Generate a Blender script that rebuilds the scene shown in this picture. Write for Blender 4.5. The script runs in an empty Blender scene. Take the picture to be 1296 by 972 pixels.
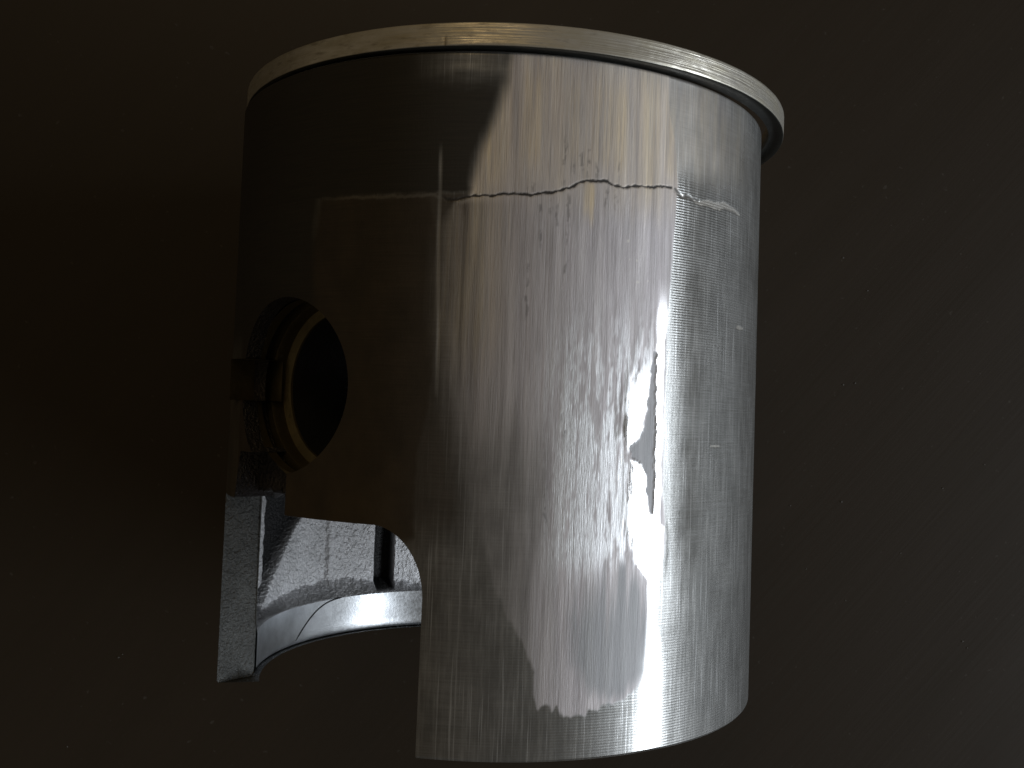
import bpy, math
import numpy as np
from mathutils import Matrix, Vector

# ------------------------------------------------------------------ camera, light, exposure
S = 0.03                       # skirt radius at the top, in metres: all piston sizes below are in radii
TABLE_DROP = 1.0315            # piston axis above the table, in radii
scn = bpy.context.scene
scn.view_settings.view_transform = 'Standard'
scn.view_settings.look = 'None'
scn.view_settings.exposure = 0.0
scn.view_settings.gamma = 1.0
scn.render.filter_size = 1.9
scn.cycles.max_bounces = 8
scn.cycles.sample_clamp_indirect = 4.0

cam_d = bpy.data.cameras.new('camera')
cam = bpy.data.objects.new('camera', cam_d)
scn.collection.objects.link(cam)
cam.location = (0, 0, (3.95015 + TABLE_DROP) * S)
cam_d.sensor_width = 36.0
cam_d.lens = 36.0 * 1259.47 / 1296.0
cam_d.clip_start = 0.005
cam_d.clip_end = 50.0
scn.camera = cam

world = bpy.data.worlds.new('World')
scn.world = world
world.use_nodes = True
bg = world.node_tree.nodes['Background']
bg.inputs['Color'].default_value = (1.0, 0.80, 0.52, 1)
bg.inputs['Strength'].default_value = 0.066


def area_light(name, direction, dist, w, h, color, radiance):
    ld = bpy.data.lights.new(name, 'AREA')
    ld.shape = 'RECTANGLE'
    ld.size, ld.size_y = w, h
    ld.color = color
    ld.energy = radiance * math.pi * w * h
    lo = bpy.data.objects.new(name, ld)
    scn.collection.objects.link(lo)
    d = Vector(direction).normalized()
    lo.location = Vector((0, 0, S)) + d * dist
    lo.rotation_euler = d.to_track_quat('Z', 'Y').to_euler()
    return lo


# daylight from a wide window, low on the right and a little towards the photographer
az, el = math.radians(-15), math.radians(19.3)
area_light('window_light', (math.cos(el) * math.cos(az), math.cos(el) * math.sin(az), math.sin(el)),
           1.3, 1.15, 0.24, (0.87, 0.94, 1.0), 12.0)
# the warm room lamp, overhead and to the upper left
area_light('room_lamp', (-0.15, 0.65, 0.8), 1.6, 0.5, 0.5, (1.0, 0.69, 0.30), 1.2)

# ------------------------------------------------------------------ helpers
rng = np.random.RandomState(7)


def vnoise(x, y, seed):
    r = np.random.RandomState(seed).rand(256, 256)
    xi = np.floor(x).astype(int); yi = np.floor(y).astype(int)
    fx = x - xi; fy = y - yi
    fx = fx * fx * (3 - 2 * fx); fy = fy * fy * (3 - 2 * fy)
    a = r[xi % 256, yi % 256]; b = r[(xi + 1) % 256, yi % 256]
    c = r[xi % 256, (yi + 1) % 256]; d = r[(xi + 1) % 256, (yi + 1) % 256]
    return (a * (1 - fx) + b * fx) * (1 - fy) + (c * (1 - fx) + d * fx) * fy


def fbm(x, y, seed, n=4):
    s = 0; a = 0.5
    for k in range(n):
        s = s + a * vnoise(x * 2 ** k, y * 2 ** k, seed + k); a *= 0.5
    return s / (1 - 0.5 ** n)


def sstep(e0, e1, x):
    t = np.clip((x - e0) / (e1 - e0), 0, 1)
    return t * t * (3 - 2 * t)


def poly_sd(px, py, pts, closed=True):
    """signed distance (inside negative) to a polygon, or distance to a polyline"""
    pts = np.array(pts, float)
    n = len(pts)
    d2 = np.full(px.shape, 1e9); ins = np.zeros(px.shape, bool)
    for i in range(n if closed else n - 1):
        a = pts[i]; b = pts[(i + 1) % n]
        ex, ey = b - a
        t = np.clip(((px - a[0]) * ex + (py - a[1]) * ey) / (ex * ex + ey * ey + 1e-12), 0, 1)
        d2 = np.minimum(d2, (px - a[0] - t * ex) ** 2 + (py - a[1] - t * ey) ** 2)
        if closed:
            c = (a[1] > py) != (b[1] > py)
            with np.errstate(divide='ignore', invalid='ignore'):
                xs = a[0] + (py - a[1]) / (b[1] - a[1] + 1e-15) * ex
            ins ^= c & (px < xs)
    d = np.sqrt(d2)
    return np.where(ins, -d, d) if closed else d


def mesh_np(name, verts, quads, mat, parent=None, tris=None, smooth=True, attrs=None):
    me = bpy.data.meshes.new(name)
    V = np.asarray(verts, np.float32)
    Q = np.asarray(quads, np.int32).reshape(-1, 4)
    T = np.zeros((0, 3), np.int32) if tris is None else np.asarray(tris, np.int32).reshape(-1, 3)
    me.vertices.add(len(V)); me.vertices.foreach_set('co', (V * S).ravel())
    idx = np.concatenate([Q.ravel(), T.ravel()])
    tot = np.concatenate([np.full(len(Q), 4), np.full(len(T), 3)]).astype(np.int32)
    st = np.concatenate([[0], np.cumsum(tot)[:-1]]).astype(np.int32)
    me.loops.add(len(idx)); me.loops.foreach_set('vertex_index', idx)
    me.polygons.add(len(tot)); me.polygons.foreach_set('loop_start', st)
    try:
        me.polygons.foreach_set('loop_total', tot)
    except Exception:
        pass
    me.update(calc_edges=True); me.validate()
    me.polygons.foreach_set('use_smooth', np.full(len(me.polygons), smooth))
    if attrs:
        for k, v in attrs.items():
            if v.ndim == 1:
                a = me.attributes.new(k, 'FLOAT', 'POINT'); a.data.foreach_set('value', v.astype(np.float32))
            else:
                a = me.attributes.new(k, 'FLOAT_VECTOR', 'POINT'); a.data.foreach_set('vector', v.astype(np.float32).ravel())
    me.materials.append(mat)
    o = bpy.data.objects.new(name, me)
    scn.collection.objects.link(o)
    if parent: o.parent = parent
    return o


def grid_quads(nr, nc, wrap=False, off=0):
    r = np.arange(nr - 1)[:, None]; c = np.arange(nc if wrap else nc - 1)[None, :]
    c1 = (c + 1) % nc
    return np.stack([r * nc + c, r * nc + c1, (r + 1) * nc + c1, (r + 1) * nc + c], -1).reshape(-1, 4) + off


# ------------------------------------------------------------------ materials
class NT:
    def __init__(s, name):
        s.m = bpy.data.materials.new(name); s.m.use_nodes = True
        s.t = s.m.node_tree; s.b = s.t.nodes['Principled BSDF']

    def n(s, typ, **kw):
        nd = s.t.nodes.new(typ)
        for k, v in kw.items():
            if k.startswith('i_'):
                key = k[2:]
                nd.inputs[int(key) if key.isdigit() else key.replace('_', ' ')].default_value = v
            else: setattr(nd, k, v)
        return nd

    def l(s, a, b): s.t.links.new(a, b)

    def put(s, sock, v):
        if hasattr(v, 'is_linked'): s.l(v, sock)
        else: sock.default_value = v

    def attr(s, name, vec=False):
        nd = s.n('ShaderNodeAttribute', attribute_name=name)
        return nd.outputs['Vector'] if vec else nd.outputs['Fac']

    def math(s, op, a, b=0.0, c=None, clamp=False):
        nd = s.n('ShaderNodeMath', operation=op, use_clamp=clamp)
        s.put(nd.inputs[0], a); s.put(nd.inputs[1], b)
        if c is not None: s.put(nd.inputs[2], c)
        return nd.outputs[0]

    def mix(s, f, a, b):
        nd = s.n('ShaderNodeMix', data_type='RGBA')
        s.put(nd.inputs['Factor'], f); s.put(nd.inputs['A'], a); s.put(nd.inputs['B'], b)
        return nd.outputs['Result']

    def mixf(s, f, a, b):
        nd = s.n('ShaderNodeMix', data_type='FLOAT')
        s.put(nd.inputs['Factor'], f); s.put(nd.inputs['A'], a); s.put(nd.inputs['B'], b)
        return nd.outputs['Result']

    def scale(s, vec, sc):
        nd = s.n('ShaderNodeVectorMath', operation='MULTIPLY')
        s.l(vec, nd.inputs[0]); nd.inputs[1].default_value = sc
        return nd.outputs[0]

    def noise(s, vec, sc, detail=3.0, rough=0.55, lo=0.3, hi=0.7):
        nd = s.n('ShaderNodeTexNoise'); nd.inputs['Scale'].default_value = 1.0
        nd.inputs['Detail'].default_value = detail; nd.inputs['Roughness'].default_value = rough
        s.l(s.scale(vec, sc), nd.inputs['Vector'])
        r = s.n('ShaderNodeMapRange', clamp=True)
        s.l(nd.outputs['Fac'], r.inputs['Value'])
        r.inputs['From Min'].default_value = lo; r.inputs['From Max'].default_value = hi
        return r.outputs['Result']

    def bump(s, h, strength, dist, prev=None):
        nd = s.n('ShaderNodeBump'); s.put(nd.inputs['Strength'], strength)
        nd.inputs['Distance'].default_value = dist
        s.l(h, nd.inputs['Height'])
        if prev is not None: s.l(prev, nd.inputs['Normal'])
        return nd.outputs['Normal']


def rgb(r, g, b): return (r, g, b, 1.0)


def make_skirt_material():
    k = NT('worn_aluminium')
    uv = k.attr('surf', True)
    wear = k.attr('wear'); gld = k.attr('gold'); var = k.attr('varnish'); carb = k.attr('carbon')
    pol = k.attr('polish_highlight'); crk = k.attr('crack'); matt = k.attr('matt'); tan = k.attr('tan')
    low = k.attr('low'); gli = k.attr('glint'); grv = k.attr('groove'); lit = k.attr('bright')
    st1 = k.noise(uv, (70, 3.2, 1), 4, 0.6)           # long vertical scuffs
    st2 = k.noise(uv, (190, 7, 1), 3, 0.6)            # fine vertical scuffs
    st4 = k.noise(uv, (330, 26, 4), 3, 0.6)
    st3 = k.noise(uv, (26, 1.6, 3), 2, 0.5)
    blot = k.noise(uv, (9, 6, 5), 4, 0.6)
    fine = k.noise(uv, (120, 90, 5), 2, 0.5)
    # machined skin
    machined = k.mix(blot, rgb(.235, .237, .235), rgb(.37, .372, .37))
    scr = k.math('MULTIPLY', k.noise(uv, (150, 2.5, 9), 2, 0.5, .60, .70), 0.60)
    hz = k.noise(uv, (5, 210, 13), 3, 0.6, .35, .72)
    machined = k.mix(k.math('MULTIPLY', hz, .62), machined, rgb(.17, .166, .155))
    vs_ = k.noise(uv, (85, 5, 21), 4, 0.65, .46, .72)
    machined = k.mix(k.math('MULTIPLY', vs_, .50), machined, rgb(.56, .56, .55))
    machined = k.mix(scr, machined, rgb(.75, .76, .77))
    # scuffed metal
    cool = k.mix(st3, rgb(.54, .50, .53), rgb(.84, .79, .81))
    warm = k.mix(st3, rgb(.68, .55, .41), rgb(.95, .80, .57))
    scuff = k.mix(k.math('MULTIPLY', gld, .8), k.mix(tan, cool, warm), rgb(.92, .72, .42))
    st5 = k.noise(uv, (40, 1.9, 8), 4, 0.62, .42, .72)
    scuff = k.mix(k.math('MULTIPLY', st5, 0.68), scuff, rgb(.34, .315, .33))
    scuff = k.mix(k.math('MULTIPLY', st1, 0.45), scuff, rgb(.38, .35, .35))
    scuff = k.mix(k.math('MULTIPLY', st2, 0.25), scuff, rgb(.88, .87, .86))
    ln = k.noise(uv, (260, 3.5, 31), 3, 0.65, .52, .68)
    scuff = k.mix(k.math('MULTIPLY', ln, 0.55), scuff, rgb(.27, .25, .25))
    col = k.mix(wear, machined, scuff)
    col = k.mix(k.math('MULTIPLY', pol, .6), col, rgb(.80, .80, .80))
    col = k.mix(k.math('MULTIPLY', gli, k.mixf(st4, .45, 1.0)), col, rgb(.92, .93, .95))
    col = k.mix(k.math('MULTIPLY', matt, 0.65), col, k.mix(st1, rgb(.25, .265, .28), rgb(.36, .38, .395)))
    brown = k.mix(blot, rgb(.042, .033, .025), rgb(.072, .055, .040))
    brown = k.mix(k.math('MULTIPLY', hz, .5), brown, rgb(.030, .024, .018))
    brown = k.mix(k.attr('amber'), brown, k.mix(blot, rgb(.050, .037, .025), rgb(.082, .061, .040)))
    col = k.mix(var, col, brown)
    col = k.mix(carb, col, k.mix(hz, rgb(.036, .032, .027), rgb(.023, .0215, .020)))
    col = k.mix(lit, col, rgb(.78, .75, .70))
    col = k.mix(crk, col, rgb(.035, .03, .027))
    k.l(col, k.b.inputs['Base Color'])
    dark = k.math('MAXIMUM', var, k.math('MAXIMUM', carb, crk))
    met = k.mixf(wear, k.mixf(low, 0.50, 0.72), k.mixf(tan, 0.58, 0.22))
    met = k.mixf(gli, met, 0.97)
    met = k.mixf(pol, met, 0.95)
    k.l(k.math('MULTIPLY', met, k.math('SUBTRACT', 1.0, k.math('MULTIPLY', dark, 0.8))), k.b.inputs['Metallic'])
    r = k.mixf(wear, k.mixf(low, k.mixf(blot, .20, .27), k.mixf(hz, .30, .42)), k.mixf(st1, .52, .64))
    r = k.mixf(pol, r, k.mixf(st2, .16, .24))
    r = k.mixf(gli, r, k.mixf(st4, .44, .54))
    r = k.mixf(matt, r, .60)
    r = k.mixf(dark, r, .55)
    k.l(r, k.b.inputs['Roughness'])
    # relief: turned grooves round the skirt, scuffs along it
    wv = k.n('ShaderNodeTexWave', wave_type='BANDS', bands_direction='Y', wave_profile='SIN')
    wv.inputs['Scale'].default_value = 1.0; wv.inputs['Distortion'].default_value = 0.6
    wv.inputs['Detail'].default_value = 1.0; wv.inputs['Detail Scale'].default_value = 0.5
    k.l(k.scale(uv, (1.5, 37.4, 1)), wv.inputs['Vector'])
    g = k.bump(wv.outputs['Fac'], grv, 0.0016 * S)
    h = k.math('ADD', k.math('MULTIPLY', st1, 0.55), k.math('ADD', k.math('MULTIPLY', st2, 0.5), k.math('MULTIPLY', st4, 0.5)))
    ws = k.math('MULTIPLY', k.math('ADD', k.math('MULTIPLY', wear, 0.28), k.math('ADD', 0.06, k.math('MULTIPLY', gli, 0.10))), k.math('SUBTRACT', 1.0, k.math('MULTIPLY', pol, 0.7)))
    g = k.bump(h, ws, 0.0012 * S, g)
    g = k.bump(fine, 0.10, 0.0006 * S, g)
    k.l(g, k.b.inputs['Normal'])
    return k.m


def make_cast_material(name, base, rough, bump=1.0, metallic=0.85):
    k = NT(name)
    tc = k.n('ShaderNodeTexCoord').outputs['Object']
    f = 1 / S
    a = k.noise(tc, (9 * f, 9 * f, 9 * f), 4, 0.6)
    b = k.noise(tc, (75 * f, 75 * f, 75 * f), 3, 0.6)
    lo = tuple(c * 0.75 for c in base) + (1,); hi = tuple(min(1, c * 1.2) for c in base) + (1,)
    k.l(k.mix(a, lo, hi), k.b.inputs['Base Color'])
    k.b.inputs['Metallic'].default_value = metallic
    k.l(k.mixf(b, rough - .06, rough + .06), k.b.inputs['Roughness'])
    if bump: k.l(k.bump(b, bump, 0.006 * S), k.b.inputs['Normal'])
    return k.m


def make_ring_material():
    k = NT('ring_steel')
    uv = k.attr('surf', True)
    a = k.noise(uv, (7, 30, 1), 4, 0.65, .35, .70)
    b = k.noise(uv, (16, 55, 2), 4, 0.6, .54, .76)
    st = k.noise(uv, (4, 160, 2), 2, 0.5)
    c = k.mix(a, rgb(.60, .56, .46), rgb(.88, .85, .79))
    c = k.mix(k.math('MULTIPLY', k.attr('warm_light'), k.mixf(a, .95, .65)), c, rgb(.60, .45, .17))  # yellow on the left half stands in for warm light falling there
    c = k.mix(k.math('MULTIPLY', b, 0.75), c, rgb(.24, .21, .17))
    c = k.mix(k.attr('tick'), c, rgb(.16, .12, .06))
    c = k.mix(k.attr('under'), c, rgb(.055, .058, .054))  # underside painted near black, standing in for its shade
    k.l(c, k.b.inputs['Base Color'])
    k.b.inputs['Metallic'].default_value = 0.75
    k.l(k.mixf(b, k.mixf(a, .42, .27), .5), k.b.inputs['Roughness'])
    k.l(k.bump(st, 0.3, 0.002 * S), k.b.inputs['Normal'])
    return k.m


def make_table_material():
    k = NT('dark_lacquered_wood')
    tc = k.n('ShaderNodeTexCoord').outputs['Object']
    rot = k.n('ShaderNodeVectorRotate', rotation_type='Z_AXIS'); rot.inputs['Angle'].default_value = math.radians(-48)
    k.l(tc, rot.inputs['Vector'])
    v = rot.outputs['Vector']
    g1 = k.noise(v, (14, 160, 10), 4, 0.6)
    g2 = k.noise(v, (40, 1400, 10), 3, 0.6)
    dust = k.noise(tc, (900, 900, 900), 2, 0.5, .70, .78)
    c = k.mix(g1, rgb(.035, .0258, .0175), rgb(.039, .0285, .0195))
    c = k.mix(k.math('MULTIPLY', g2, .4), c, rgb(.033, .026, .019))
    c = k.mix(k.math('MULTIPLY', dust, .35), c, rgb(.12, .11, .10))
    k.l(c, k.b.inputs['Base Color'])
    k.l(k.mixf(g1, .46, .49), k.b.inputs['Roughness'])
    k.b.inputs['Specular IOR Level'].default_value = 0.35
    k.l(k.bump(g2, .04, .0002), k.b.inputs['Normal'])
    return k.m


M_skirt = make_skirt_material()
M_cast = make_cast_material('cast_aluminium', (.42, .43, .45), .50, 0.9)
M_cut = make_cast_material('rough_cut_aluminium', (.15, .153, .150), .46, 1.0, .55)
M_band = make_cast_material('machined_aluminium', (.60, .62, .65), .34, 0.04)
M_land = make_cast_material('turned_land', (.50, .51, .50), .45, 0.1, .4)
M_boss = make_cast_material('dark_cast_aluminium', (.075, .071, .078), .38, 1.0, .6)
M_boss2 = make_cast_material('deep_bore_shade', (.035, .035, .038), .5, 0.3, .3)  # near black: the shade deep in the bore, put into its colour
M_bore = make_cast_material('oily_bore_metal', (.21, .175, .10), .42, 0.15, .8)
M_crown = make_cast_material('carboned_crown', (.10, .09, .08), .55, 0.4, .5)
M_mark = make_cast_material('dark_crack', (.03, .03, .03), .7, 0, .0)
M_ring = make_ring_material()
M_table = make_table_material()
M_dust = make_cast_material('pale_dust', (.11, .105, .10), .9, 0, .0)

# ------------------------------------------------------------------ table
tw, th_ = 0.9, 0.03
tv = [(-tw, -tw, -th_), (tw, -tw, -th_), (tw, tw, -th_), (-tw, tw, -th_), (-tw, -tw, 0), (tw, -tw, 0), (tw, tw, 0), (-tw, tw, 0)]
table = mesh_np('table_top', np.array(tv) / S, [(3, 2, 1, 0), (4, 5, 6, 7), (0, 1, 5, 4), (1, 2, 6, 5), (2, 3, 7, 6), (3, 0, 4, 7)], M_table, smooth=False)
table['kind'] = 'structure'

# ------------------------------------------------------------------ piston frame: X right, Y towards the crown, Z up
e = Vector((0.99934955, -0.03606226, 0.0)); d = Vector((0.03604671, 0.99891854, -0.02936642)); n = e.cross(d)
piston = bpy.data.objects.new('piston', None)
scn.collection.objects.link(piston)
Mx = Matrix.Identity(4)
for i in range(3):
    Mx[i][0], Mx[i][1], Mx[i][2] = e[i], d[i], n[i]
Mx.translation = Vector((-0.06813985 * S, 0, TABLE_DROP * S))
piston.matrix_world = Mx
piston['label'] = 'worn aluminium engine piston with a scuffed cracked skirt lying on the dark table'
piston['category'] = 'piston'

YT, YB = 0.9650, -1.13647
YT0 = 0.972737


def Rout(y): return 1 + TAPR * (YT0 - y) / (YT0 - YB)


TAPR = 0.0105381
PHP = math.radians(-42.0)      # pin axis
HY, HR = -0.05, 0.285          # pin hole centre and radius
WU = 0.535                     # half width of the side cut-out
sp, cp = math.sin(PHP), math.cos(PHP)


def usy(u, s, y):
    """pin frame (u across, s outwards along the pin axis, y) -> piston frame"""
    u, s, y = np.broadcast_arrays(np.asarray(u, float), np.asarray(s, float), np.asarray(y, float))
    return np.stack([s * sp + u * cp, y, s * cp - u * sp], -1)


def g_skin(u, s, y):
    """>0 where the skirt wall stands, <0 inside its openings (pin side)"""
    hole = np.hypot(u, y - HY) - HR
    slot = np.maximum(np.maximum(u + 0.18, -u - 0.372), np.abs(y + 0.030) - 0.072)
    w = np.maximum(np.abs(u) - WU, y + 0.463)
    cu, cy, ru, ry = WU - 0.150, -0.675, 0.150, 0.212
    cor = (np.hypot((np.abs(u) - cu) / ru, (y - cy) / ry) - 1) * 0.17
    w = np.where((np.abs(u) > cu) & (y > cy) & (u > 0), np.maximum(cor, w), w)
    w2 = np.maximum(np.maximum(u - 0.047, -u - WU), y + 0.275 + .165 * sstep(-.27, -.33, u))
    near = np.minimum(np.minimum(hole, slot), np.minimum(w, w2))
    far = np.minimum(hole, w)
    return np.where(s > 0, near, far)


# marks on the skirt, in degrees round the skirt and radii along it
CRACK = [(-33.8, 0.548), (-27.3, 0.537), (-20.8, 0.535), (-14.9, 0.536), (-10.9, 0.538), (-8.5, 0.519), (-6.4, 0.517), (-3.7, 0.532), (-1.0, 0.531), (0.6, 0.539), (3.0, 0.538), (7.05, 0.542), (9.8, 0.555), (12.5, 0.568), (14.6, 0.591), (16.8, 0.599), (19.0, 0.601), (20.5, 0.592), (22.9, 0.589), (25.3, 0.6), (29.5, 0.607), (33.1, 0.614)]
CRACK2 = [(34.0, 0.612), (34.7, 0.601), (35.9, 0.592), (37.5, 0.599), (39.3, 0.591), (41.6, 0.595), (45.3, 0.601), (48.6, 0.609), (51.2, 0.604), (55.3, 0.591)]
PATCH = [(2.4, 0.98), (2.16, 0.945), (1.34, 0.885), (0.0, 0.812), (-1.7, 0.728), (-3.3, 0.655), (-4.1, 0.584), (-4.8, 0.524), (-6.7, 0.509), (-7.25, 0.405), (-7.8, 0.286), (-7.8, 0.168), (-6.7, 0.051), (-5.8, -0.066), (-4.4, -0.205), (-2.9, -0.344), (-0.5, -0.482), (2.0, -0.607), (4.2, -0.699), (6.3, -0.767), (8.1, -0.813), (9.3, -0.871), (9.3, -0.94), (10.1, -0.979), (12.1, -0.971), (12.4, -0.989), (13.5, -0.976), (14.5, -1.007), (18.5, -1.003), (19.2, -0.988), (20.9, -0.995), (22.3, -0.973), (25.2, -0.97), (27.5, -0.945), (29.5, -0.913), (30.4, -0.842), (30.9, -0.747), (30.3, -0.625), (33.4, -0.58), (34.0, -0.482), (33.1, -0.286), (32.8, -0.04), (32.9, 0.109), (33.5, 0.258), (34.0, 0.459), (34.7, 0.611), (33.7, 0.759), (32.2, 0.88), (32.3, 0.993)]
OVAL = [(16.9, -0.582), (15.05, -0.71), (15.6, -0.85), (19.1, -0.946), (23.6, -0.97), (27.5, -0.945), (30.0, -0.89), (30.9, -0.771), (29.9, -0.637), (26.8, -0.562), (21.2, -0.536)]
FLAKE = [(30.2, 0.093), (30.7, 0.089), (30.75, -0.09), (31.0, -0.286), (30.7, -0.407), (29.95, -0.383), (29.2, -0.286), (28.1, -0.249), (26.1, -0.233), (25.6, -0.209), (27.0, -0.189), (28.6, -0.14), (29.1, -0.079), (29.8, 0.032)]
SMEAR = [(28.0, 0.16), (25.6, 0.0), (30.2, 0.093), (29.1, -0.079), (27.0, -0.189), (25.4, -0.209), (23.6, -0.166), (24.1, -0.046)]
SMEAR2 = [(25.5, -0.235), (28.1, -0.255), (29.2, -0.29), (30.2, -0.42), (33.5, -0.45), (33.4, -0.6), (30.5, -0.62), (27.0, -0.55), (25.0, -0.42)]
SCRATCH = [(-9.84, 0.691), (-9.7, 0.571), (-9.59, 0.404), (-9.04, 0.168), (-8.92, -0.068)]
VARNISH = [(-33.8, 0.548), (-20.8, 0.535), (-10.9, 0.535), (-9.5, 0.405), (-8.5, 0.215), (-8.8, 0.05), (-9.8, -0.115), (-11.4, -0.304), (-11.7, -0.491), (-15.2, -0.52), (-60, -0.52), (-60, 0.2), (-36.9, 0.296), (-35.1, 0.42)]
DEG = math.pi / 180


def deg_pts(P): return [(a * DEG, b) for a, b in P]


def build_skirt():
    phf = np.arange(-90, 90.01, 0.2)
    phc = np.arange(93, 268, 3.0)
    ph = np.concatenate([phf, phc]) * DEG
    yy = np.linspace(YB, YT, 660)
    nc, nr = len(ph), len(yy)
    PH, Y = np.meshgrid(ph, yy)
    PH = PH.ravel().copy(); Y = Y.ravel().copy()

    def g(p, y):
        r = Rout(y)
        return g_skin(r * np.sin(p - PHP), np.cos(p - PHP), y)

    G = g(PH, Y)
    Q = grid_quads(nr, nc, True)
    keep = (G[Q] > 0).any(1)
    Q = Q[keep]
    used = np.zeros(len(PH), bool); used[Q.ravel()] = True
    mv = np.where(used & (G < 0))[0]
    p, y = PH[mv], Y[mv]
    for it in range(8):
        h = 1e-4; g0 = g(p, y)
        gp = (g(p + h, y) - g(p - h, y)) / (2 * h); gy = (g(p, y + h) - g(p, y - h)) / (2 * h)
        dn = gp * gp + gy * gy + 1e-9
        st = np.clip(g0 / dn, -.02, .02)
        p = p - st * gp; y = np.clip(y - st * gy, YB, YT)
    PH[mv] = p; Y[mv] = y
    # ---- masks
    wob = 0.006 * (fbm(PH * 60, Y * 14, 11) - .5) * 2
    X = PH
    sd = poly_sd(X + wob, Y, deg_pts(PATCH)) + 0.012 * (vnoise(PH * 90, Y * 5, 31) - .5)
    soft = .006 + .075 * sstep(3 * DEG, -6 * DEG, PH + 0 * Y) * sstep(.53, .42, Y) * sstep(-.95, -.2, Y) + .022 * sstep(.5, .6, Y) * sstep(6 * DEG, 0, PH)
    wear = sstep(soft, -soft, sd)
    wear = np.maximum(wear, .52 * sstep(.60, .74, Y + .05 * (fbm(PH * 20, Y * 5, 14) - .5)) * sstep(66 * DEG, 40 * DEG, PH) * (PH > 20 * DEG) * (.6 + .5 * fbm(PH * 30, Y * 16, 12)))
    wear *= 1 - .72 * sstep(.02, -.38, Y) * sstep(14 * DEG, 3 * DEG, PH + .10 * (fbm(PH * 40, Y * 3, 66) - .5))
    # lower left flank of the scuff thins out
    tan = np.clip(sstep(.45, .62, Y + .10 * (fbm(PH * 30, Y * 3, 5) - .5)) * (0.35 + 0.9 * vnoise(PH * 22, Y * 1.5, 8)), 0, 1)
    tan = np.maximum(tan, sstep(.5, .25, np.abs(Y - .42)) * sstep(.08, -.06, PH) * .9)
    gold = .9 * sstep(.024, .008, np.abs(PH - 16.3 * DEG + .01 * (fbm(Y * 30, Y * 0, 38) - .5))) * sstep(.605, .58, Y) * sstep(.44, .54, Y + .05 * (vnoise(PH * 120, Y * 0, 39) - .5))
    gold = np.maximum(gold, .55 * sstep(.5, .75, vnoise(PH * 34, Y * 1.2, 40)) * sstep(.60, .68, Y) * sstep(.95, .85, Y))
    tan = np.maximum(tan, gold)
    smd = np.minimum(poly_sd(X + wob, Y, deg_pts(SMEAR)), poly_sd(X + wob, Y, deg_pts(SMEAR2))) + .022 * (fbm(PH * 90, Y * 9, 29) - .5) * (X < 28 * DEG)
    smear = sstep(.010, -.012, smd)
    pol = sstep(.004, -.004, smd)
    edge_c = np.interp(Y, [-1.2, -.6, -.3, .1, .3, .5], np.array([31.6, 31.3, 31.6, 31.6, 32.1, 32.4]) * DEG)
    pol *= sstep(.13, -.06, Y + .12 * (fbm(PH * 70, Y * 6, 33) - .5))
    hwid = .018 + .030 * sstep(-.72, -.95, Y) + .012 * (fbm(Y * 16, Y * 0, 83) - .5)
    strip = sstep(hwid + .006 + .03 * sstep(-.7, -.9, Y), hwid - .006 - .03 * sstep(-.7, -.9, Y), np.abs(X - edge_c)) * sstep(.34, .15, Y) * (1 - .35 * vnoise(PH * 60, Y * 5, 27) * sstep(-.7, -.9, Y))  # polished ridge; widened and paled at the foot to paint the highlight there
    pol = np.maximum(pol, strip)
    fl = sstep(.003, -.003, poly_sd(X, Y, deg_pts(FLAKE)) + .016 * (fbm(PH * 110, Y * 45, 3) - .5))
    flk = sstep(.43, .62, .62 * fbm(PH * 70, Y * 5.0, 61, 3) + .38 * fbm(PH * 170, Y * 34, 62, 2) + .17 * sstep(10 * DEG, 3 * DEG, np.abs(PH - 19 * DEG)) * sstep(.30, .1, np.abs(Y + .36))) * sstep(6 * DEG, 15 * DEG, PH) * sstep(32 * DEG, 29 * DEG, PH) * sstep(.32, -.05, Y) * sstep(-.66, -.50, Y)
    glint = flk * wear * (1 - .0 * pol)
    pol *= 1 - fl
    oval = sstep(.02, -.03, poly_sd(X + wob, Y, deg_pts(OVAL)) + .05 * (fbm(PH * 60, Y * 5, 44) - .5)) * sstep(-.52, -.72, Y + .28 * (vnoise(PH * 75, Y * 1.5, 45) - .5))
    matt = np.maximum(oval, fl)
    cw = .0042 * (0.55 + 0.9 * vnoise(PH * 80, Y * 0, 17))
    wy = .014 * (fbm(PH * 38, Y * 0 + .5, 23, 5) - .5)
    dc = poly_sd(X, Y + wy, deg_pts(CRACK), False)
    crk = sstep(1.25, .5, dc / cw) * sstep(-9.8 * DEG, -8.4 * DEG, PH)
    dc2 = poly_sd(X, Y + wy, deg_pts(CRACK2), False)
    c2y = np.interp(PH, [a * DEG for a, b in CRACK2], [b for a, b in CRACK2]) + .010 * (fbm(PH * 55, PH * 0, 61) - .5)
    inx = (PH > 33.8 * DEG) & (PH < 55.3 * DEG)
    lipw = np.interp(PH / DEG, [34, 39, 41, 47, 51, 55.3], [.006, .006, .014, .024, .012, .004])
    chip = np.where(inx, sstep(c2y - lipw - .003, c2y - lipw, Y) * sstep(c2y + .003, c2y, Y), 0)
    crk = np.maximum(crk, np.where(inx & (PH < 40.5 * DEG), .8 * sstep(.006, .002, dc2), 0))
    scr = (.35 + .65 * vnoise(PH * 0, Y * 9, 19)) * sstep(.008, .001, poly_sd(X + .003 * (fbm(PH * 0, Y * 5, 9) - .5), Y, deg_pts(SCRATCH), False)) * sstep(-.10, .05, Y) * sstep(.70, .60, Y)
    dots = np.zeros_like(PH)
    for a, b, r in [(24.0, .426, .006), (25.9, .369, .005), (26.2, .303, .006), (26.6, .385, .003), (28.4, .31, .004), (24.4, .37, .003)]:
        dots = np.maximum(dots, sstep(r, r * .4, np.hypot(PH - a * DEG, Y - b)))
    sp_ = np.zeros_like(PH)
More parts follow.
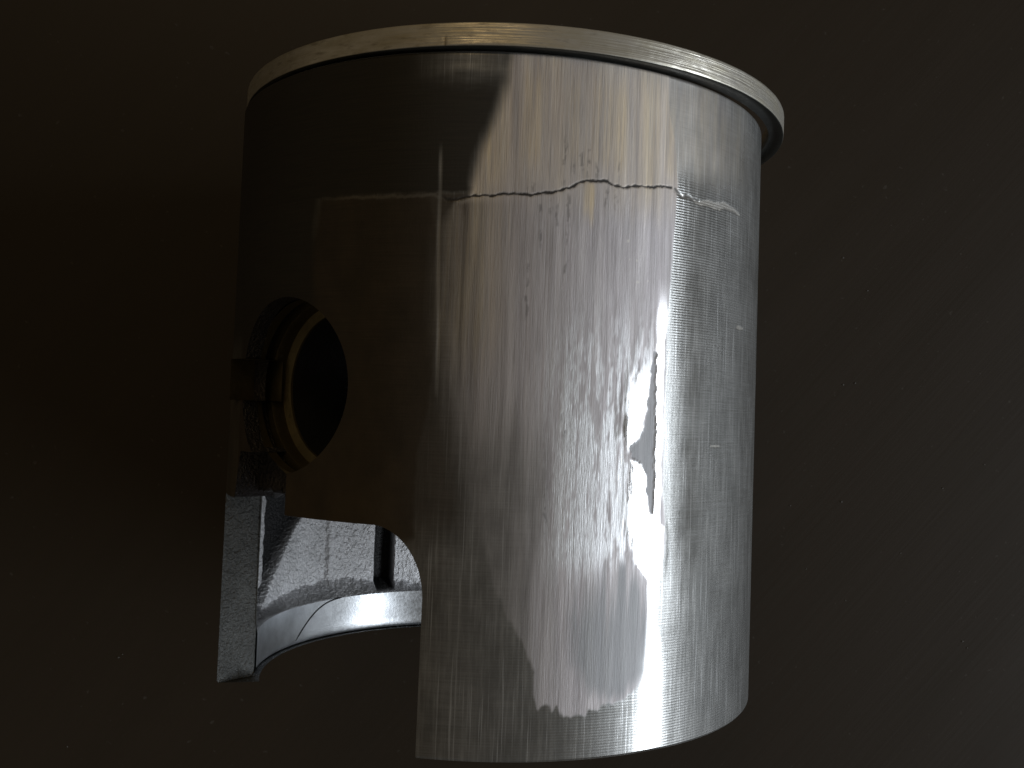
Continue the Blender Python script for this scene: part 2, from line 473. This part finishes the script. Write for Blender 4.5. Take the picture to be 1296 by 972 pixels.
    for a, b0, b1, w in [(5.9, .34, .17, .006), (12.4, .53, .27, .006), (17.4, .67, .60, .010), (15.9, .70, .60, .008), (14.6, .69, .60, .012), (11.6, .72, .58, .009), (13.2, .66, .6, .006), (22.0, .66, .615, .006), (6.2, .575, .545, .02), (9.5, .53, .49, .010), (10.6, .52, .44, .008), (12.5, .55, .46, .008), (19.5, .58, .50, .010), (7.6, .56, .38, .007), (21.5, .57, .5, .012), (10.3, -.33, -.47, .007), (13.0, -.10, -.19, .006)]:
        cx = a * DEG + .010 * (vnoise(Y * 25, Y * 0, int(a * 10) + 3) - .5)
        sp_ = np.maximum(sp_, sstep(w, w * .3, np.abs(PH - cx)) * sstep(b1 - .02, b1 + .02, Y) * sstep(b0 + .02, b0 - .02, Y) * sstep(.35, .6, vnoise(PH * 60, Y * 40, 71)))
    # chips on the right
    for a, b, w, hh in [(56.7, .206, .035, .008), (47.4, -.198, .03, .004)]:
        chip = np.maximum(chip, sstep(1.1, .7, np.hypot((PH - a * DEG) / w, (Y - b) / hh) + .5 * (vnoise(PH * 150, Y * 150, 91) - .5)))
    # carbon on the upper left land, brown lacquer below the crack line on the left
    lft = 1 - wear
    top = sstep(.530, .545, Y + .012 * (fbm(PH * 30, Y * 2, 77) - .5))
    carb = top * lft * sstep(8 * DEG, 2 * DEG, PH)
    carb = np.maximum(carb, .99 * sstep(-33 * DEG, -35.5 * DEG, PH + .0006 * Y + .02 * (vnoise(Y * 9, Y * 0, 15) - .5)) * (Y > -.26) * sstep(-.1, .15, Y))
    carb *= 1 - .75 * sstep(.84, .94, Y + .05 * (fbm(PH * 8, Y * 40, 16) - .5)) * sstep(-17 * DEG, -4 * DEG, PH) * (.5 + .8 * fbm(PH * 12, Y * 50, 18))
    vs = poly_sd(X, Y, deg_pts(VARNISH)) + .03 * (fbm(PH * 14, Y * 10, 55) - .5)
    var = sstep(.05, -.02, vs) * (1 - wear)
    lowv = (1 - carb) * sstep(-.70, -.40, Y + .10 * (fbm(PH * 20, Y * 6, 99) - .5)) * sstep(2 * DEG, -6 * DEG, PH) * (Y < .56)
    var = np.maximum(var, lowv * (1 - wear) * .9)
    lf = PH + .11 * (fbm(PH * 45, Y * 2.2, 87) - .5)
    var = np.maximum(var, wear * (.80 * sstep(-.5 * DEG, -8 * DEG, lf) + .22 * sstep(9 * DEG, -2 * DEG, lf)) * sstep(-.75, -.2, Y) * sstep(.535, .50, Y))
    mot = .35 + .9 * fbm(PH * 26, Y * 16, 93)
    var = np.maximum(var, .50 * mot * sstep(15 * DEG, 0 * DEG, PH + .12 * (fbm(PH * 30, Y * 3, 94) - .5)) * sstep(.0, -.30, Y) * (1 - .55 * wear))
    var *= (1 - scr); carb = carb * (1 - scr)
    sp_ = sp_ * sstep(.35, .6, fbm(PH * 160, Y * 70, 73, 3)); crk0 = crk; crk = np.maximum(crk, sp_ * .42)
    bright = np.clip(np.maximum(np.maximum(chip * .6, dots * .7), scr * .20), 0, 1)
    lline = np.where(PH < -9.5 * DEG, sstep(.007, .002, np.abs(poly_sd(X, Y + wy + .006, deg_pts(CRACK), False))), 0) * sstep(-34 * DEG, -26 * DEG, PH)
    bright = np.maximum(bright, lline * .10)
    # ---- relief
    hgt = np.zeros_like(PH)
    hgt += .0030 * wear * sstep(.5, .62, -np.abs(PH - 16 * DEG) / (30 * DEG) + 1) * 0
    hgt += .0002 * np.exp(-(sd / .008) ** 2) * sstep(5 * DEG, 15 * DEG, PH) * sstep(.5, .3, Y)
    hgt += sstep(.026, -.022, smd) * (1 - fl) * .62 * (1 / np.cos(np.clip(X - 30.6 * DEG, -.3, .3)) - 1)
    hgt += .0003 * wear * (fbm(PH * 40, Y * 2.5, 13) - .5) * 2
    hgt -= .0025 * fl + .0013 * crk0
    hgt += .005 * np.where(inx, sstep(c2y - .30, c2y, Y) * (Y < c2y), 0) * 0
    hgt -= .0015 * chip
    hgt -= .0006 * scr
    groove = 0.06 + .26 * sstep(33.5 * DEG, 35.5 * DEG, PH) * sstep(52 * DEG, 42 * DEG, PH) * sstep(.62, .58, Y) * sstep(.0, .35, Y)
    groove += .32 * sstep(-.60, -.85, Y) * (1 - wear) * sstep(-12 * DEG, 12 * DEG, PH)
    groove += .12 * sstep(33.5 * DEG, 35 * DEG, PH)
    groove *= 1 - .85 * sstep(.60, .66, Y)
    groove = groove * (1 - wear) * (1 - np.maximum(pol, matt * .7)) * (1 - .7 * carb) * (1 - .6 * var)
    R = Rout(Y) + hgt
    R -= .004 * sstep(YT - .005, YT, Y) + .006 * sstep(YB + .008, YB, Y)
    V = np.stack([R * np.sin(PH), Y, R * np.cos(PH)], -1)
    at = dict(wear=wear, varnish=var, carbon=carb, polish_highlight=pol, crack=crk, matt=matt, tan=tan, groove=groove, bright=bright, amber=sstep(-.10, -.46, Y + .16 * (fbm(PH * 14, Y * 12, 37) - .5)) * sstep(-6 * DEG, -20 * DEG, PH) * sstep(-42 * DEG, -38 * DEG, PH), gold=gold, low=sstep(-.45, -.85, Y + .25 * (vnoise(PH * 45, Y * 3, 35) - .5)), glint=glint * (1 - np.maximum(fl, .8 * oval)),
              surf=np.stack([PH, Y, 0 * Y], -1))
    # ---- boundary walls (thickness of the skirt at its openings)
    E = np.stack([Q, np.roll(Q, -1, 1)], -1).reshape(-1, 2)
    key = np.sort(E, 1); key = key[:, 0].astype(np.int64) * len(PH) + key[:, 1]
    uq, inv, cnt = np.unique(key, return_inverse=True, return_counts=True)
    bE = E[cnt[inv] == 1]
    top_e = (np.abs(Y[bE] - YT) < 1e-6).all(1); bot_e = (np.abs(Y[bE] - YB) < 1e-6).all(1)
    side = bE[~top_e & ~bot_e]; bot = bE[bot_e]; tp = bE[top_e]
    # compact
    ids = np.where(used)[0]; rm = np.full(len(PH), -1); rm[ids] = np.arange(len(ids))
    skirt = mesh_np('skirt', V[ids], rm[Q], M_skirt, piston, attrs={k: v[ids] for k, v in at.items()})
    # walls: side openings go straight in along the pin axis, the foot goes in towards the axis
    hi = Y[side].mean(1) > -.445
    def wall(name, edges, kind, mat, nl):
        vid = np.unique(edges.ravel()); m = np.full(len(PH), -1); m[vid] = np.arange(len(vid))
        P = V[vid]; out = []
        s_sign = np.sign(np.cos(PH[vid] - PHP))
        din = np.stack([-sp * s_sign, 0 * s_sign, -cp * s_sign], -1)
        rad = -np.stack([np.sin(PH[vid]), 0 * s_sign, np.cos(PH[vid])], -1)
        win = (Y[vid] < -.26)
        for k in range(nl + 1):
            t = k / nl
            if kind == 'side':
                depth = np.where(win, .157, .06)
                q = P + din * (depth * t)[:, None]
                if nl > 3:
                    u = P[:, 0] * cp - P[:, 2] * sp
                    jit = .006 * (fbm(Y[vid] * 40 + 7, np.full(len(vid), t * 9.0), 21) - .5) * (0 < k < nl)
                    farside = win & (np.abs(np.abs(u) - WU) < .02)
                    q = q + (np.where(farside, jit * -np.sign(u), 0))[:, None] * np.array([cp, 0, -sp])[None]
            else:
                q = P + rad * (.145 * t) + np.array([0, -.0015, 0]) * (k > 0)
            out.append(q)
        VV = np.concatenate(out); nv = len(vid)
        qs = []
        for k in range(nl):
            a = m[edges[:, 0]] + k * nv; b = m[edges[:, 1]] + k * nv
            qs.append(np.stack([b, a, a + nv, b + nv], -1))
        return mesh_np(name, VV, np.concatenate(qs), mat, piston)
    facing = np.cos(PH[side].mean(1) - PHP) > 0
    for f in (facing, ~facing):
        wall('skirt_edge', side[~hi & f], 'side', M_cut, 10)
        wall('hole_edge', side[hi & f], 'side', M_boss, 6)  # dark metal stands in for light that misses these edges
    wall('skirt_foot', bot, 'foot', M_cut, 2)
    return skirt


skirt = build_skirt()


# ------------------------------------------------------------------ inside of the skirt: cast wall, machined foot band
def build_inner():
    RB, RC = 0.874, 0.928
    def half(name_c, name_b, a0, sgn, nt, ny):
        # t runs from the cut edge on one side of the pin axis to the cut edge on the other side
        def pos(t, y, r):
            off = np.arcsin(np.clip((WU - .004) / r, -1, 1))
            st = PHP + sgn * off; en = PHP + sgn * (math.pi - off)
            ps = st + (en - st) * t
            return ps, np.stack([r * np.sin(ps), y, r * np.cos(ps)], -1)
        # cast wall
        t = np.linspace(0, 1, nt); y = np.linspace(.70, -.975, ny)
        T, Yg = np.meshgrid(t, y); T = T.ravel(); Yg = Yg.ravel()
        ps0, _ = pos(T, Yg, RC)
        A = np.degrees(ps0)
        rough = (fbm(A * 1.1, Yg * 55, 41, 4) - .5)
        r = RC + .010 * rough + .010 * (fbm(A * .12, Yg * 6, 47, 3) - .5)
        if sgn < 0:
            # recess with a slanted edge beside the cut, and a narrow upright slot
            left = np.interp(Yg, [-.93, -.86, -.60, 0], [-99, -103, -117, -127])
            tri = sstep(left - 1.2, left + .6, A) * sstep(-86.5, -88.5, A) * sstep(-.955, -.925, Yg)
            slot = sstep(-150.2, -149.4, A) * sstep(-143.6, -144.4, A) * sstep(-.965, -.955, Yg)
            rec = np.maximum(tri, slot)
        else:
            rec = 0 * A
        if sgn < 0: r = r + .014 * sstep(-128.2, -127.2, A) - .010 * sstep(-121, -108, A)
        ef = np.minimum(sstep(0, .05, T), sstep(1, .95, T))
        r = (.882) * (1 - ef) + r * ef
        if sgn < 0:
            r = r - .050 * sstep(-79.8, -85.5, A) * sstep(-92, -87.5, A) * sstep(-.90, -.80, Yg)
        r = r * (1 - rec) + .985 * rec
        ltop = np.interp(A, [-165, -140, -125, -110, -98, -80], [-.955, -.905, -.895, -.925, -.955, -.93]) + .03 * (fbm(A * .3, A * 0, 49) - .5) if sgn < 0 else -.915 + 0 * A
        led = np.clip((ltop - Yg) / np.maximum(.012, ltop + .970), 0, 1)
        r = r * (1 - led) + (RB + .001) * led + .006 * rough * led * (1 - led) * 4
        ps, P = pos(T, Yg, np.minimum(r, .988))
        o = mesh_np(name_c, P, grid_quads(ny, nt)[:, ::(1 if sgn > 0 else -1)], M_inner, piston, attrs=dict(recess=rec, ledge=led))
        # machined band at the foot
        yb = np.linspace(-.972, YB + .004, 8); tb = np.linspace(0, 1, 160)
        T, Yg = np.meshgrid(tb, yb); T = T.ravel(); Yg = Yg.ravel()
        rb = RB + .010 * sstep(YB + .02, YB + .004, Yg)
        ps, P = pos(T, Yg, rb)
        mesh_np(name_b, P, grid_quads(8, 160)[:, ::(1 if sgn > 0 else -1)], M_band, piston)
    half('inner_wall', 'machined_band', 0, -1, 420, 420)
    half('inner_wall', 'machined_band', 0, +1, 90, 60)


def make_inner_material():
    k = NT('cast_inner_wall')
    tc = k.n('ShaderNodeTexCoord').outputs['Object']; f = 1 / S
    a = k.noise(tc, (10 * f,) * 3, 4, .6); b = k.noise(tc, (75 * f,) * 3, 3, .6)
    c = k.mix(a, rgb(.66, .66, .68), rgb(.86, .86, .89))
    c = k.mix(k.attr('recess'), c, rgb(.012, .012, .013))  # recess floors painted almost black in place of deep shade
    c = k.mix(k.math('MULTIPLY', k.attr('ledge'), .6), c, rgb(.10, .10, .095))  # ledge darkened in colour, as a face turned from the light
    k.l(c, k.b.inputs['Base Color'])
    k.b.inputs['Metallic'].default_value = .35
    k.l(k.mixf(b, .38, .50), k.b.inputs['Roughness'])
    k.l(k.bump(b, .8, .006 * S), k.b.inputs['Normal'])
    return k.m


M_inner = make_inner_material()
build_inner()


def tube(name, pts, rad, mat, parent, seg=6):
    pts = [Vector(p) for p in pts]; V = []; Q = []
    for i, p in enumerate(pts):
        tdir = (pts[min(i + 1, len(pts) - 1)] - pts[max(i - 1, 0)]).normalized()
        a = tdir.orthogonal().normalized(); b = tdir.cross(a)
        r = rad * (.35 if i in (0, len(pts) - 1) else 1)
        for k in range(seg):
            w = 2 * math.pi * k / seg
            V.append(p + a * (r * math.cos(w)) + b * (r * math.sin(w)))
    Q = grid_quads(len(pts), seg, True)
    return mesh_np(name, np.array([tuple(v) for v in V]), Q, mat, parent)


ck = []
for t in np.linspace(0, 1, 14):
    a = (-130.5 + 19 * t) * DEG; y = -.972 - .143 * t ** 1.15 + .030 * math.sin(t * 3.14)
    ck.append((.8735 * math.sin(a), y, .8735 * math.cos(a)))
tube('hairline_crack', ck, .0032, M_mark, piston)


# ------------------------------------------------------------------ crown and piston ring
def lathe(name, prof, seg, mat, parent, attrs=None, xform=None, closed=False):
    prof = np.array(prof, float); nr = len(prof)
    th = np.linspace(0, 2 * math.pi, seg, endpoint=False)
    r = prof[:, 0][:, None]; y = prof[:, 1][:, None] + 0 * th[None]
    P = np.stack([r * np.sin(th), y, r * np.cos(th)], -1).reshape(-1, 3)
    Q = grid_quads(nr, seg, True)
    if closed:
        c = np.arange(seg); c1 = (c + 1) % seg
        Q = np.concatenate([Q, np.stack([(nr - 1) * seg + c, (nr - 1) * seg + c1, c1, c], -1)])
    return P, Q, th


P, Q, _ = lathe('l', [(.945, .80), (.985, .85), (.992, .955), (.984, .957), (.984, .9725), (.92, .9735)], 360, M_land, piston)
mesh_np('ring_land', P, Q, M_land, piston)
P, Q, _ = lathe('c', [(.90, .70), (.94, .72), (.925, .80), (.925, 1.022), (.915, 1.036), (.7, 1.050), (.35, 1.060), (.001, 1.062)], 256, M_crown, piston)
mesh_np('crown', P, Q, M_crown, piston)
P, Q, _ = lathe('u', [(.93, .715), (.5, .69), (.001, .68)], 96, M_cast, piston)
mesh_np('crown_underside', P, Q, M_cast, piston)

RR, RH = 1.0417, 0.0735
bev = .004
prof = [(.988, 0), (RR - bev, 0), (RR - bev * .3, bev * .3), (RR, bev)] + [(RR, bev + (RH - 2 * bev) * k / 12) for k in range(1, 12)] + [(RR, RH - bev), (RR - bev * .3, RH - bev * .3), (RR - bev, RH), (.985, RH)]
P, Q, th = lathe('r', prof, 1440, M_ring, piston, closed=True)
TH = np.tile(th, len(prof)); TH = np.where(TH > math.pi, TH - 2 * math.pi, TH)
tick = sstep(.005, .002, np.abs(TH + 11.8 * DEG)) * sstep(.036, .024, P[:, 1])
rad = np.hypot(P[:, 0], P[:, 2]); surf_y = P[:, 1].copy()
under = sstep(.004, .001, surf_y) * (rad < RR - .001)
dr = -.0006 * tick + .0012 * (fbm(TH * 30, P[:, 1] * 40, 6) - .5)
P[:, 0] += np.sin(TH) * dr; P[:, 2] += np.cos(TH) * dr
d2 = Vector((.00858, 1, -.0076)).normalized(); e2 = (Vector((1, 0, 0)) - d2 * d2.x).normalized(); n2 = e2.cross(d2)
surf = np.stack([TH, P[:, 1], 0 * TH], -1)
B = np.array([tuple(e2), tuple(d2), tuple(n2)])
P = P @ B + np.array([.04453, .96679, -.01876])
mesh_np('piston_ring', P, Q, M_ring, piston, attrs=dict(tick=tick * .6, warm_light=sstep(14 * DEG, -18 * DEG, TH + .1 * (fbm(TH * 8, surf_y * 30, 36) - .5)) * sstep(-62 * DEG, -50 * DEG, TH), surf=surf, under=under))


# ------------------------------------------------------------------ pin bosses with their bores
def build_boss(sign):
    emp = None
    # outer block: squarish section, ragged lower edge
    nt, prof_s = 220, np.concatenate([[.30], np.linspace(.30, .865, 14)])
    th = np.linspace(0, 2 * math.pi, nt, endpoint=False)
    c, s_ = np.cos(th), np.sin(th)
    hw, hb, ht = .47, .385, .40
    ro = 1 / (np.abs(c / hw) ** 6 + np.abs(s_ / np.where(s_ < 0, hb, ht)) ** 6) ** (1 / 6)
    rows = []
    for i, s in enumerate(prof_s):
        rr = ro * (1 + .16 * (fbm(th * 14, th * 0 + s * 18, 51) - .5) + .12 * (fbm(th * 40, th * 0 + s * 40, 57) - .5)) if i else np.full(nt, .26)
        if i and s > .8: rr = rr * (1 - .06 * (s - .8) / .065)
        s_lim = np.sqrt(np.maximum(.05, .97 ** 2 - np.clip(np.abs(rr * c), 0, .9) ** 2)) - .02
        rows.append(usy(rr * c, sign * np.minimum(s, s_lim), HY + rr * s_))
    for f in (.93, .8, .72):                     # face ring towards the bore
        rr = .30 + (ro - .30) * (f - .72) / .28
        rows.append(usy(rr * c, sign * (.865 - .004 * fbm(th * 9, th * 0 + f * 30, 52)), HY + rr * s_))
    V = np.concatenate(rows)
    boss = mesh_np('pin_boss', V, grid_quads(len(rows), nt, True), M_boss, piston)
    # bore with circlip groove and the removal notch
    pr = [(.925, .2885), (.888, .2885), (.886, .320), (.852, .320), (.850, .283), (.845, .281), (.822, .281), (.803, .279), (.790, .252), (.783, .250)]
    nt = 360; th = np.linspace(0, 2 * math.pi, nt, endpoint=False)
    rows = [usy(r * np.cos(th), sign * s, HY + r * np.sin(th)) for s, r in pr]
    Q = grid_quads(len(pr), nt, True)
    col = np.arange(len(Q)) % nt; row = np.arange(len(Q)) // nt
    y_mid = HY + .285 * np.sin(th[col] + math.pi / nt)
    notch = (np.cos(th[col]) < -.5) & (np.abs(y_mid + .030) < .072) & (row < 6)
    Q = Q[~notch]
    V = np.concatenate(rows); nv = len(V)
    s0, s1, ua, ub, y0, y1 = .96, .822, -.26, -.371, -.030 - .0715, -.030 + .0715
    bx = [(ua, s0, y0), (ub, s0, y0), (ub, s0, y1), (ua, s0, y1), (ua, s1, y0), (ub, s1, y0), (ub, s1, y1), (ua, s1, y1)]
    bx = np.concatenate([usy(u, sign * s, y)[None] for u, s, y in bx])
    bq = np.array([(0, 1, 5, 4), (1, 2, 6, 5), (2, 3, 7, 6), (4, 5, 6, 7)]) + nv
    pe = [(.783, .250), (.70, .250), (.50, .250), (.30, .250)]
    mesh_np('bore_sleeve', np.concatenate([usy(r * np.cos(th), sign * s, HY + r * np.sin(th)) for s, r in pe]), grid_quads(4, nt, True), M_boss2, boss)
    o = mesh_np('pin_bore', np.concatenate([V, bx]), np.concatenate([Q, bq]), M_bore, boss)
    mod = o.modifiers.new('edges', 'EDGE_SPLIT'); mod.split_angle = math.radians(35)


build_boss(1)
build_boss(-1)

# ------------------------------------------------------------------ dust on the table
V = []; Q = []
f_ = 1259.47
spots = [(1067, 487, 2.0), (1082, 485, 2.4), (1065, 635, 2.6), (1067, 326, 1.8), (1098, 368, 1.6), (1193, 618, 1.8), (1000, 640, 1.5), (1140, 700, 1.4), (1218, 812, 2.2), (1224, 820, 1.8), (150, 832, 2.2), (155, 828, 1.6), (85, 945, 1.8), (1246, 588, 1.4), (1070, 760, 1.3), (1020, 720, 1.3)]
for i, (x, y, r) in enumerate(spots):
    X = (x - 648) / f_ * (3.95015 + TABLE_DROP); Yp = (486 - y) / f_ * (3.95015 + TABLE_DROP); r = r / f_ * 4.98 * .75
    b = len(V); rr = np.random.RandomState(i)
    for k in range(6):
        w = 2 * math.pi * k / 6; q = r * (.6 + .7 * rr.rand())
        V.append((X + q * math.cos(w), Yp + q * math.sin(w) * .8, .0005))
    V.append((X, Yp, r * .7))
    Q += [(b + k, b + (k + 1) % 6, b + 6) for k in range(6)]
dust = mesh_np('dust_specks', np.array(V), np.zeros((0, 4)), M_dust, tris=Q)
dust['kind'] = 'stuff'
dust['label'] = 'pale dust specks scattered on the dark table beside the piston'
dust['category'] = 'dust'
